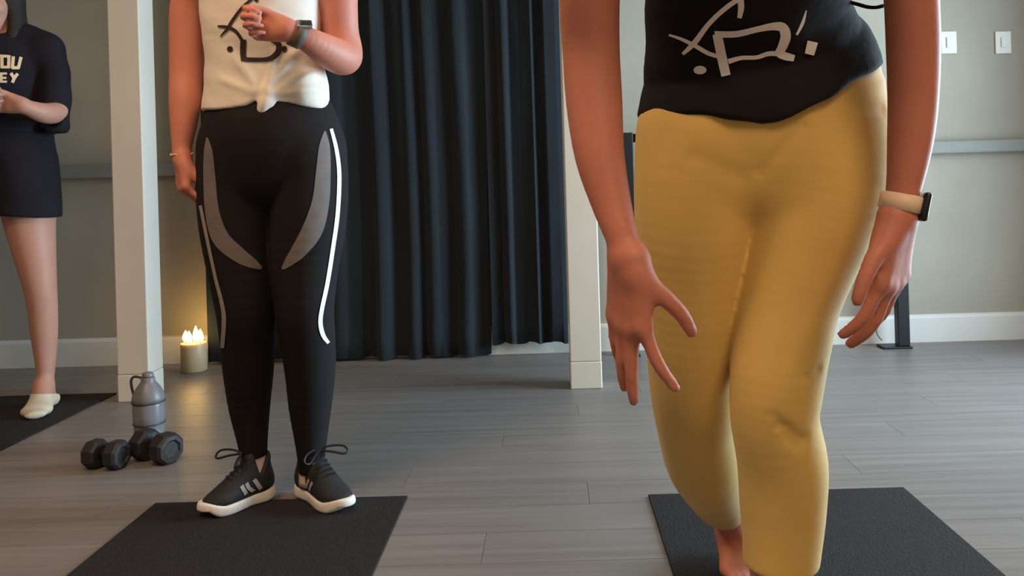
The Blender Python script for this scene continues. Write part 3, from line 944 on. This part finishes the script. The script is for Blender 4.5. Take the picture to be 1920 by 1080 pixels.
# sneakers
def sneaker(parent, heel, toe, side, inner):
    """heel, toe: ground points; side: +1 when the inner side lies toward local +Y"""
    L = (toe - heel).length
    fx = (toe - heel).normalized(); fz = Vector((0, 0, 1)); fy = fz.cross(fx)
    g = lambda x, y_, z: heel + fx * (x * L) + fy * y_ + Vector((0, 0, z + .006))
    R3 = 0.0026
    pts = [g(x, y_, z) for x in (-.12, 1.12) for y_ in (-.07, .07) for z in (-.01, .15)]
    lo = [min(p[i] for p in pts) for i in range(3)]; hi = [max(p[i] for p in pts) for i in range(3)]
    # sole
    Fs = Field(lo, hi, R3)
    foot = [(g(.10, 0, .014), .036, .05), (g(.35, 0, .014), .034, .05), (g(.55, .004 * side, .014), .039, .05), (g(.75, .006 * side, .014), .044, .05), (g(.90, .003 * side, .014), .034, .05), (g(.97, 0, .014), .020, .05)]
    Fs.chain(foot, k=.004, u=tuple(fy))
    def slab(x, y_, z):
        s_ = ((x - heel.x) * fx.x + (y_ - heel.y) * fx.y) / L
        top = .006 + .026 + .010 * np.clip((.35 - s_) / .35, 0, 1) + .010 * np.clip((s_ - .80) / .2, 0, 1)
        bot = .006 + .016 * np.clip((s_ - .82) / .18, 0, 1) ** 2 + .006 * np.clip((.1 - s_) / .2, 0, 1)
        return np.maximum(z - top, bot - z)
    Fs.cut(slab, k=.006)
    # upper
    Fu = Field(lo, hi, R3)
    Fu.chain([(g(.12, 0, .045), .032, .040), (g(.35, 0, .048), .034, .042), (g(.56, .003 * side, .040), .038, .036), (g(.76, .005 * side, .032), .041, .027), (g(.90, .002 * side, .026), .031, .021), (g(.95, 0, .024), .020, .017)], k=.01, u=tuple(fy))
    Fu.chain([(g(.14, 0, .05), .032, .036), (g(.17, 0, .085), .031, .037), (g(.16, 0, .108), .030, .036)], k=.02, u=tuple(fy))
    Fu.chain([(g(.28, 0, .078), .022, .024), (g(.46, 0, .066), .024, .018), (g(.60, 0, .050), .022, .012)], k=.02, u=tuple(fy))
    Fu.chain([(g(.42, 0, .070), .020, .014), (g(.33, 0, .098), .021, .011), (g(.28, 0, .116), .019, .008)], k=.012, u=tuple(fy))
    Fu.cut(lambda x, y_, z: (.028 - z) + 0 * x + 0 * y_, k=.004)
    Fu.cut(lambda x, y_, z: z - (.098 + .030 * np.clip((.10 - ((x - heel.x) * fx.x + (y_ - heel.y) * fx.y) / L) / .12, -.6, 1) + .060 * np.clip((((x - heel.x) * fx.x + (y_ - heel.y) * fx.y) / L - .20) / .08, 0, 1)), k=.006)
    me = Fu.mesh('shoe')
    sh = link('shoe', me, M_shoe, parent)
    link('sole', Fs.mesh('sole'), M_sole, sh)
    bv = bvh_of(me)
    def strip(p0, p1, wd, name, m, off=.0016):
        vv, ff = [], []
        n_ = 9
        d_ = (p1 - p0).normalized()
        for i in range(n_):
            p = p0.lerp(p1, i / (n_ - 1))
            loc, nor, _, _ = bv.find_nearest(p)
            sd = d_.cross(nor).normalized()
            for s_ in (-.5, 0, .5):
                l2, n2, _, _ = bv.find_nearest(loc + sd * wd * s_)
                vv.append(l2 + n2 * off)
        for i in range(n_ - 1):
            for j in range(2):
                ff.append((i * 3 + j, i * 3 + j + 1, i * 3 + j + 4, i * 3 + j + 3))
        link(name, mesh(name, vv, ff), m, sh)
    for q in (.24, .34, .44):
        strip(g(q + .08, inner * .06, .070), g(q - .02, inner * .06, .034), .010, 'stripe', M_stripe)
        strip(g(q + .08, -inner * .06, .070), g(q - .02, -inner * .06, .034), .010, 'stripe', M_stripe)
    for q in (.40, .48, .56, .64):
        strip(g(q, -.022, .12 - q * .06), g(q, .022, .12 - q * .06), .006, 'lace', M_black, .003)
    # bow: two loops and two ends
    c0 = bv.find_nearest(g(.44, 0, .13))[0] + fx * .004 + Vector((0, 0, .005))
    for s_, sc in ((-1, 1.0), (1, 1.0)):
        lp = [c0, c0 + fy * s_ * .022 + fx * .012 + Vector((0, 0, .008)), c0 + fy * s_ * .052 + fx * .030 + Vector((0, 0, .006)), c0 + fy * s_ * .062 + fx * .040 + Vector((0, 0, -.006)),
              c0 + fy * s_ * .050 + fx * .042 + Vector((0, 0, -.012)), c0 + fy * s_ * .025 + fx * .024 + Vector((0, 0, -.004)), c0 + Vector((0, 0, .001))]
        link('lace', tube_mesh('lace', [Vector(p) for p in catmull([tuple(p) for p in lp], 5)], .0028, 6), M_black, sh)
    return sh
hL, tL = floor_at(501, 936), floor_at(384, 972)
hR, tR = floor_at(571, 928), floor_at(652, 964)
sneaker(A, Vector((hL.x, hL.y, 0)), Vector((tL.x, tL.y, 0)), 1, 1)
sneaker(A, Vector((hR.x, hR.y, 0)), Vector((tR.x, tR.y, 0)), -1, -1)
for nodes in (A_legL, A_legR):
    link('sock', tube_mesh('sock', [nodes[-3][0].lerp(nodes[-2][0], .6), nodes[-2][0], nodes[-1][0], nodes[-1][0] + Vector((0, 0, -.01))], [nodes[-2][1] + .0035] * 2 + [nodes[-1][1] + .003] * 2, 28), M_sock, A)

# ---------- person in a black tank top and mustard leggings, mid-stride and leaning forward
B = empty('person', (P(1432, 300, 1.2).x, 1.3, 0), 'person in black tank top and mustard yellow leggings leaning forward', 'person')
B_torso = nodes_px([(1428, 305, 1.21, 205, .60), (1432, 250, 1.21, 222, .64), (1434, 190, 1.205, 216, .66), (1420, 130, 1.19, 196, .62), (1404, 60, 1.15, 180, .58), (1397, 0, 1.11, 172, .58), (1397, -90, 1.05, 168, .60),
                    (1405, -180, 1.00, 190, .58), (1405, -255, .965, 165, .50)])
B_legR = nodes_px([(1540, 260, 1.205, 110, 1.05), (1536, 330, 1.20, 122, 1.02), (1518, 410, 1.195, 112, 1.02), (1499, 480, 1.19, 99, 1.02), (1478, 560, 1.185, 88, 1.02), (1464, 640, 1.18, 84, 1.02), (1455, 720, 1.175, 79, 1.02),
                   (1452, 785, 1.18, 74.5, 1.02), (1466, 865, 1.20, 76, 1.08), (1467, 945, 1.21, 72, 1.1), (1466, 1010, 1.21, 66, 1.08), (1463, 1065, 1.21, 61, 1.08), (1460, 1180, 1.205, 44, 1.1), (1460, 1260, 1.20, 37, 1.15)])
B_legL = nodes_px([(1312, 260, 1.205, 108, 1.05), (1304, 330, 1.205, 108, 1.02), (1300, 420, 1.215, 103, 1.02), (1299, 500, 1.23, 95, 1.02), (1299, 580, 1.245, 86, 1.02), (1299, 660, 1.265, 80, 1.0),
                   (1302, 735, 1.30, 76, .98), (1308, 800, 1.36, 70, 1.0), (1322, 865, 1.44, 67, 1.05), (1345, 920, 1.55, 52, 1.05), (1362, 955, 1.62, 38, 1.05), (1376, 988, 1.68, 30, 1.05)])
hB1, hB2 = P(1155, -280, .965), P(1660, -280, .965)
def B_torso_f(Fd, off=0.0):
    Fd.chain(B_torso, k=.03, off=off)
def B_legs_f(Fd, off=0.0):
    Fd.chain(B_legR, k=.018, off=off, kc=(P(1540, 280, 1.2), .11, .05))
    Fd.chain(B_legL, k=.005, off=off, kc=(P(1312, 280, 1.2), .11, .05))
bbB = ((-.02, .68, -.01), (P(1790, 0, 1.0).x + .02, 1.90, 1.50))
Fb = Field(bbB[0], bbB[1], 0.0045)
B_torso_f(Fb, -.006)
Fb.chain([(hB1, .048, .048), (P(1290, -300, .95), .046, .046), (P(1405, -320, .94), .052, .052), (P(1520, -300, .95), .046, .046), (hB2, .048, .048)], k=.05)
B_legs_f(Fb, -.003)
Fb.chain([(P(1405, -300, .94), .052, .052), (P(1405, -370, .90), .050, .050), (P(1405, -420, .87), .052, .052)], k=.03)
Bhead = P(1405, -480, .83)
Bf, Bu = Vector((0, -1, -.55)), Vector((0, -.45, 1))
head(Fb, Bhead, Bf, Bu)
armB1 = lim([(1155, -280, .965, 68), (1112, -160, .975, 62), (1105, -20, 1.0, 58), (1108, 90, 1.02, 54), (1114, 190, 1.015, 53), (1124, 290, 1.0, 47), (1146, 380, .985, 38), (1166, 445, .97, 31), (1178, 482, .965, 28)])
Fb.chain(armB1, k=.004, kc=(hB1, .09, .05))
hand(Fb, P(1180, 487, .965), (-.05, .02, -1), (.60, -.80, 0), [(14, 12, 8), (2, 6, 4), (2, 8, 6), (6, 12, 8)], spread=(20, -4, -5, -6), s=.92,
     thumb=((.62, .60, .60), (.70, .34, .66), (.85, .15, .55)), flip=-1, wr=.023)
armB2 = lim([(1660, -280, .965, 66), (1700, -160, .975, 56), (1708, -20, 1.0, 49), (1712, 80, 1.02, 48), (1712, 180, 1.035, 45), (1707, 260, 1.04, 41), (1698, 330, 1.04, 34), (1688, 385, 1.04, 28), (1684, 405, 1.04, 27)])
Fb.chain(armB2, k=.004, kc=(hB2, .09, .05))
hand(Fb, P(1682, 410, 1.04), (-.12, .02, -1), (-.74, -.66, .15), [(14, 18, 12), (12, 20, 14), (16, 24, 16), (20, 26, 18)], spread=(10, 2, -5, -11), s=.98,
     thumb=((.72, .66, .05), (.86, .42, .1), (.95, .18, .15)), flip=1, wr=.023)
# standing foot and the trailing foot on its ball
aB = P(1460, 1260, 1.20)
foot_bare(Fb, Vector((aB.x, 1.215, .085)), Vector((aB.x - .006, 1.255, .006)), Vector((aB.x + .018, 1.085, .006)), Vector((aB.x + .022, 1.015, .006)))
aL = P(1378, 992, 1.69)
foot_bare(Fb, aL, aL + Vector((0.0, .052, -.035)), Vector((aL.x + .004, 1.640, .006)), Vector((aL.x + .004, 1.575, .006)))
Fb.cut(lambda x, y, z: .0065 - z + 0 * x + 0 * y, k=.002)
link('body', Fb.mesh('body'), M_skinA, B)
link('hair', hair_mesh('hair', Bhead, Bf, Bu, 1.0), M_hairD, B)

Fl = Field((-.02 + .0, .98, .02), (P(1700, 0, 1.2).x, 1.80, 1.06), 0.0042)
B_torso_f(Fl, .003)
B_legs_f(Fl, .005)
pt = P(1436, 90, 1.2)
Fl.cut(lambda x, y, z: z - pt.z + .25 * (y - 1.2))
zhem = P(1463, 1058, 1.21).z
hc, hn = P(1357, 945, 1.60), (B_legL[-1][0] - B_legL[-4][0]).normalized()
xm = P(1388, 950, 1.4)
# hem of the standing leg (y < 1.42) and of the trailing leg
Fl.cut(lambda x, y, z: np.where(y < 1.36, zhem - z, (x - hc.x) * hn.x + (y - hc.y) * hn.y + (z - hc.z) * hn.z), k=.003)
def wr_(x, y, z):
    """creases at the back of the knee, the groin and the hem"""
    d = 0
    for p0, p1, amp, wd in (((1452, 790), (1508, 826), .0045, .0075), ((1462, 812), (1500, 842), .0035, .007), ((1500, 705), (1535, 690), .003, .006), ((1440, 770), (1480, 800), .002, .007),
                            ((1415, 330), (1495, 235), .003, .010), ((1395, 335), (1290, 290), .002, .012), ((1590, 210), (1660, 205), .0025, .007)):
        a_, b_ = P(*p0, 1.13), P(*p1, 1.13)
        ux, uz = b_.x - a_.x, b_.z - a_.z
        L_ = math.hypot(ux, uz); ux /= L_; uz /= L_
        s_ = (x - a_.x) * ux + (z - a_.z) * uz
        t_ = (x - a_.x) * uz - (z - a_.z) * ux
        d = d + amp * np.exp(-(t_ / wd) ** 2) * np.clip(s_ / .008 + .6, 0, 1) * np.clip((L_ - s_) / .008 + .6, 0, 1) * (y < 1.21)
    return d
Fl.push(wr_)
me_l = Fl.mesh('leggings')
legB = link('leggings', me_l, M_yellow, B)
# hem stitching bands
c_ = B_legR[11][0]

# tank top
Ft = Field((P(1170, 0, 1.2).x, .80, .86), (P(1690, 0, 1.2).x, 1.42, 1.36), 0.0042)
T = nodes_px([(1436, 260, 1.21, 232, .68), (1430, 190, 1.205, 226, .70), (1412, 130, 1.19, 200, .66), (1400, 60, 1.15, 186, .62), (1396, 0, 1.11, 179, .62), (1396, -90, 1.05, 174, .63), (1405, -180, 1.00, 194, .60), (1405, -255, .965, 176, .52)])
Ft.chain(T, k=.02, off=.006)
# shoulder straps: bands of cloth lying over chest, shoulder and back
Fk = Field((P(1170, 0, 1.2).x, .80, .86), (P(1690, 0, 1.2).x, 1.42, 1.36), 0.0042)
B_torso_f(Fk, .002)
Fk.chain([(hB1, .048, .048), (P(1290, -300, .95), .046, .046), (P(1405, -320, .94), .052, .052), (P(1520, -300, .95), .046, .046), (hB2, .048, .048)], k=.05, off=.006)
sx1, sx2 = P(1285, -300, .95).x, P(1525, -300, .95).x
Fk.cut(lambda x, y, z: np.minimum(np.abs(x - sx1), np.abs(x - sx2)) - .021 + 0 * y + 0 * z, k=.004)
Ft.F = np.minimum(Ft.F, Fk.F)
hp_ = [P(px, py, 1.075) for px, py in ((1100, 165), (1205, 186), (1260, 202), (1330, 213), (1390, 222), (1435, 236), (1460, 230), (1500, 210), (1570, 176), (1640, 134), (1720, 90))]
hX2 = np.array([p.x for p in hp_]); hZ2 = np.array([p.z for p in hp_])
Ft.cut(lambda x, y, z: (np.interp(x, hX2, hZ2) - z - .10 * np.clip(y - 1.1, 0, 1)).astype(np.float32), k=.006)
Ft.push(lambda x, y, z: .0022 * np.sin(38 * x + 22 * z) * np.sin(60 * z - 12 * x) + .0015 * np.sin(95 * x) * np.clip((1.02 - z) * 8, 0, 1))
me_t = Ft.mesh('tank_top')
tankB = link('tank_top', me_t, M_black_knit, B)
bt = bvh_of(me_t)
for path in ([(1395, -10, 9), (1362, 12, 9), (1330, 42, 9), (1303, 78, 10), (1281, 100, 6)], [(1256, 64, 4), (1280, 72, 6), (1304, 84, 8), (1328, 98, 8), (1348, 104, 8)],
             [(1345, 62, 18), (1351, 92, 18), (1357, 120, 18), (1362, 142, 17)], [(1340, 62, 12), (1380, 62, 12), (1420, 53, 11), (1448, 48, 14), (1466, 50, 18), (1472, 66, 19), (1466, 86, 17), (1460, 98, 14), (1472, 104, 15), (1488, 108, 12)],
             [(1366, 114, 10), (1390, 107, 8), (1418, 106, 8), (1440, 99, 9), (1462, 99, 10)], dot_path(1313, 130, 12, 8), [(1522, 77, 20), (1516, 101, 18)], [(1388, -4, 12), (1389, 14, 11), (1386, 32, 8)],
             [(1510, 18, 2), (1503, 42, 6), (1492, 64, 4)]):
    print_on('print_stroke', bt, path, M_inkw, tankB, across=4, off=.0022, sub=6)
# loose tie at the side of the top
pts = catmull([tuple(P(px, py, D_)) for px, py, D_ in ((1585, 2, 1.10), (1608, 8, 1.09), (1626, 13, 1.08), (1642, 14, 1.07), (1656, 11, 1.06))], 5)
link('tie_string', tube_mesh('tie_string', [Vector(p) for p in pts], .0026, 6), M_black_knit, tankB)

wc = P(1689, 380, 1.04); we = P(1682, 410, 1.04) - P(1698, 330, 1.04)
wB = ring_band('watch', wc, we, .0225, .0225, (1, 0, 0), .022, .0035, M_band, B)
cdir = Vector((.95, -.25, 0)); axn = we.normalized()
cdir = (cdir - axn * cdir.dot(axn)).normalized()
oriented_box('watch_case', wc + cdir * .0275, axn, None, cdir, .036, .032, .009, M_glassdark, wB)

# ---------- person in black T-shirt and shorts at the far left
DC = 3.10
Cc = floor_at(0, 768)
C = empty('person', (Cc.x, DC, 0), 'person in black T-shirt and shorts at the left edge, hands clasped', 'person')
C_torso = nodes_px([(-6, 330, 3.1, 92, .66), (-6, 280, 3.1, 90, .66), (-6, 230, 3.1, 80, .66), (-6, 180, 3.1, 76, .70), (-6, 130, 3.1, 82, .70), (-5, 95, 3.1, 78, .62)])
C_legR = nodes_px([(46, 330, 3.1, 48, 1.05), (52, 380, 3.1, 46, 1.05), (58, 430, 3.1, 40, 1.05), (66, 480, 3.095, 34, 1.05), (75, 535, 3.09, 27.5, 1.05), (80, 580, 3.10, 24.5, 1.05), (83, 625, 3.11, 22, 1.1), (85, 675, 3.115, 17, 1.1), (85, 715, 3.115, 13.5, 1.15), (84, 740, 3.11, 13.5, 1.2)])
C_legL = nodes_px([(-56, 330, 3.1, 48, 1.05), (-58, 380, 3.1, 46, 1.05), (-60, 430, 3.1, 40, 1.05), (-60, 480, 3.095, 34, 1.05), (-60, 540, 3.09, 27.5, 1.05), (-58, 585, 3.10, 24.5, 1.05), (-56, 630, 3.11, 22, 1.1), (-55, 680, 3.115, 17, 1.1), (-55, 722, 3.115, 13.5, 1.15), (-55, 746, 3.11, 13.5, 1.2)])
lo = (P(-160, 400, 3.1).x, 2.72, -.01); hi = (P(150, 300, 3.1).x, 3.34, 1.74)
Fb = Field(lo, hi, 0.0055)
Fb.chain(C_torso, k=.03, off=-.005)
sC1, sC2 = P(88, 92, 3.1), P(-98, 96, 3.1)
Fb.chain([(sC1, .045, .045), (P(45, 72, 3.1), .042, .042), (P(-5, 66, 3.1), .05, .05), (P(-55, 76, 3.1), .042, .042), (sC2, .045, .045)], k=.05)
for n_ in (C_legR, C_legL):
    Fb.chain(n_, k=.008, kc=(n_[0][0], .1, .05))
Fb.chain([(P(-8, 72, 3.1), .05, .05), (P(-9, 45, 3.09), .048, .048), (P(-10, 25, 3.07), .05, .05)], k=.03)
Chead = P(-10, 6, 3.055)
Cf, Cu = Vector((.1, -1, -.12)), Vector((0, -.05, 1))
head(Fb, Chead, Cf, Cu)
armC1 = lim([(88, 92, 3.1, 24), (100, 140, 3.11, 22), (106, 190, 3.10, 20), (104, 210, 3.06, 20), (82, 212, 2.98, 19), (55, 203, 2.92, 15), (40, 196, 2.90, 12.5)])
Fb.chain(armC1, k=.004, kc=(sC1, .08, .05))
hand(Fb, P(42, 197, 2.90), (-1, -.12, .12), (.1, -.2, 1), [(30, 45, 30), (32, 48, 32), (36, 50, 34), (40, 50, 36)], s=.92, flip=-1, thumb=((.8, .55, .2), (.9, .3, .3), (.9, .1, .4)))
armC2 = lim([(-98, 96, 3.1, 24), (-110, 146, 3.11, 22), (-116, 196, 3.10, 20), (-112, 214, 3.06, 20), (-88, 212, 2.98, 19), (-58, 200, 2.92, 15), (-44, 192, 2.90, 12.5)])
Fb.chain(armC2, k=.004, kc=(sC2, .08, .05))
hand(Fb, P(-46, 190, 2.885), (1, -.10, .10), (-.1, -.2, 1), [(24, 40, 30), (28, 44, 30), (30, 46, 30), (34, 46, 30)], s=.92, flip=1, thumb=((.8, .5, .2), (.9, .3, .3), (.9, .1, .4)))
feet = []
for n_, dx in ((C_legR, -.012), (C_legL, -.01)):
    an = n_[-1][0]
    an = Vector((an.x, 3.10, .085))
    feet.append((an, Vector((an.x, 3.14, .008)), Vector((an.x + .052 + dx, 2.995, .008)), Vector((an.x + .085 + dx, 2.935, .008))))
    foot_bare(Fb, *feet[-1], off=-.004, toes=False)
Fb.cut(lambda x, y, z: .0075 - z + 0 * x + 0 * y, k=.002)
link('body', Fb.mesh('body'), M_skinC, C)
link('hair', hair_mesh('hair', Chead, Cf, Cu, 1.0, long=.17), M_hairD, C)
for ft in feet:
    Fs = Field((ft[0].x - .09, 2.86, -.002), (ft[0].x + .19, 3.22, .14), .0035)
    foot_bare(Fs, *ft, off=.002, toes=False)
    Fs.cut(lambda x, y, z: z - .058 + .25 * (y - 3.1) + 0 * x)
    Fs.cut(lambda x, y, z: .0065 - z + 0 * x + 0 * y, k=.002)
    link('sock', Fs.mesh('sock'), M_sockC, C)

# shorts
Fh = Field((lo[0], 2.90, .55), (hi[0], 3.34, 1.12), .005)
Fh.chain(nodes_px([(-4, 330, 3.1, 98, .70), (-5, 280, 3.1, 98, .70), (-6, 225, 3.1, 88, .70)]), k=.02, off=.008)
Fh.chain(nodes_px([(44, 310, 3.1, 56, 1.15), (47, 370, 3.1, 57, 1.12), (50, 425, 3.1, 57, 1.1)]), k=.02)
Fh.chain(nodes_px([(-54, 310, 3.1, 56, 1.15), (-57, 370, 3.1, 57, 1.12), (-60, 425, 3.1, 57, 1.1)]), k=.008)
z1 = P(50, 408, 3.0).z
Fh.cut(lambda x, y, z: z1 - z + 0 * y - .10 * (x - P(50, 408, 3.0).x), k=.004)
Fh.cut(lambda x, y, z: z - 1.06 + 0 * x + 0 * y, k=.004)
Fh.push(lambda x, y, z: .003 * np.sin(40 * x + 14 * z) * np.sin(9 * z))
link('shorts', Fh.mesh('shorts'), M_navy, C)

# T-shirt with wide elbow-length sleeves
Ft = Field((lo[0] - .03, 2.84, .92), (hi[0] + .03, 3.36, 1.46), .005)
Ft.chain(nodes_px([(-5, 262, 3.1, 95, .72), (-5, 215, 3.1, 90, .74), (-6, 165, 3.1, 86, .76), (-6, 125, 3.1, 90, .76), (-5, 92, 3.1, 80, .66)]), k=.02, off=.010)
Ft.chain([(sC1, .052, .052), (P(45, 74, 3.1), .048, .050), (P(-5, 72, 3.1), .05, .058), (P(-55, 78, 3.1), .048, .050), (sC2, .052, .052)], k=.04, off=.002)
for sgn, s0, rows in ((1, sC1, [(88, 96, 3.1, 28), (97, 135, 3.105, 29), (101, 175, 3.10, 29), (100, 210, 3.08, 29), (103, 232, 3.07, 26)]),
                      (-1, sC2, [(-98, 100, 3.1, 28), (-107, 140, 3.105, 29), (-112, 180, 3.10, 29), (-111, 214, 3.08, 29), (-114, 236, 3.07, 26)])):
    Ft.chain(lim(rows), k=.006, kc=(s0, .1, .05))
# sleeve openings where the forearms leave
Ft.ellipsoid(tuple(P(72, 222, 2.97)), (.075, .085, .040), .01, None, True)
Ft.ellipsoid(tuple(P(-82, 222, 2.97)), (.075, .085, .040), .01, None, True)
Ft.ellipsoid(tuple(P(-8, 52, 3.06)), (.075, .085, .045), .01, None, True)
z2 = P(0, 250, 3.0).z
Ft.cut(lambda x, y, z: z2 - z + 0 * x + 0 * y, k=.004)
Ft.push(lambda x, y, z: .004 * np.sin(30 * x + 18 * z + 1) * np.sin(34 * z - 10 * x))
me_t = Ft.mesh('t_shirt')
shC = link('t_shirt', me_t, M_navy, C)
bt = bvh_of(me_t)
# lettering: two rows of blocky cream capitals
def letters(strokes):
    for p in strokes:
        print_on('print_letter', bt, p, M_gold, shC, across=2, off=.003, sub=5)
letters([[(4, 104, 6), (4, 128, 6)], [(0, 105, 5), (17, 106, 5)], [(17, 104, 6), (16, 128, 6)], [(2, 126, 5), (18, 126, 5)],
         [(25, 106, 6), (23, 128, 6)], [(39, 107, 6), (34, 128, 6)], [(22, 127, 6), (36, 127, 6)],
         [(2, 138, 6), (2, 154, 6)], [(0, 138, 4), (13, 138, 4)], [(0, 146, 4), (12, 146, 4)], [(0, 153, 4), (13, 153, 4)],
         [(20, 137, 6), (26, 146, 6)], [(33, 138, 6), (27, 146, 6), (23, 155, 6)]])
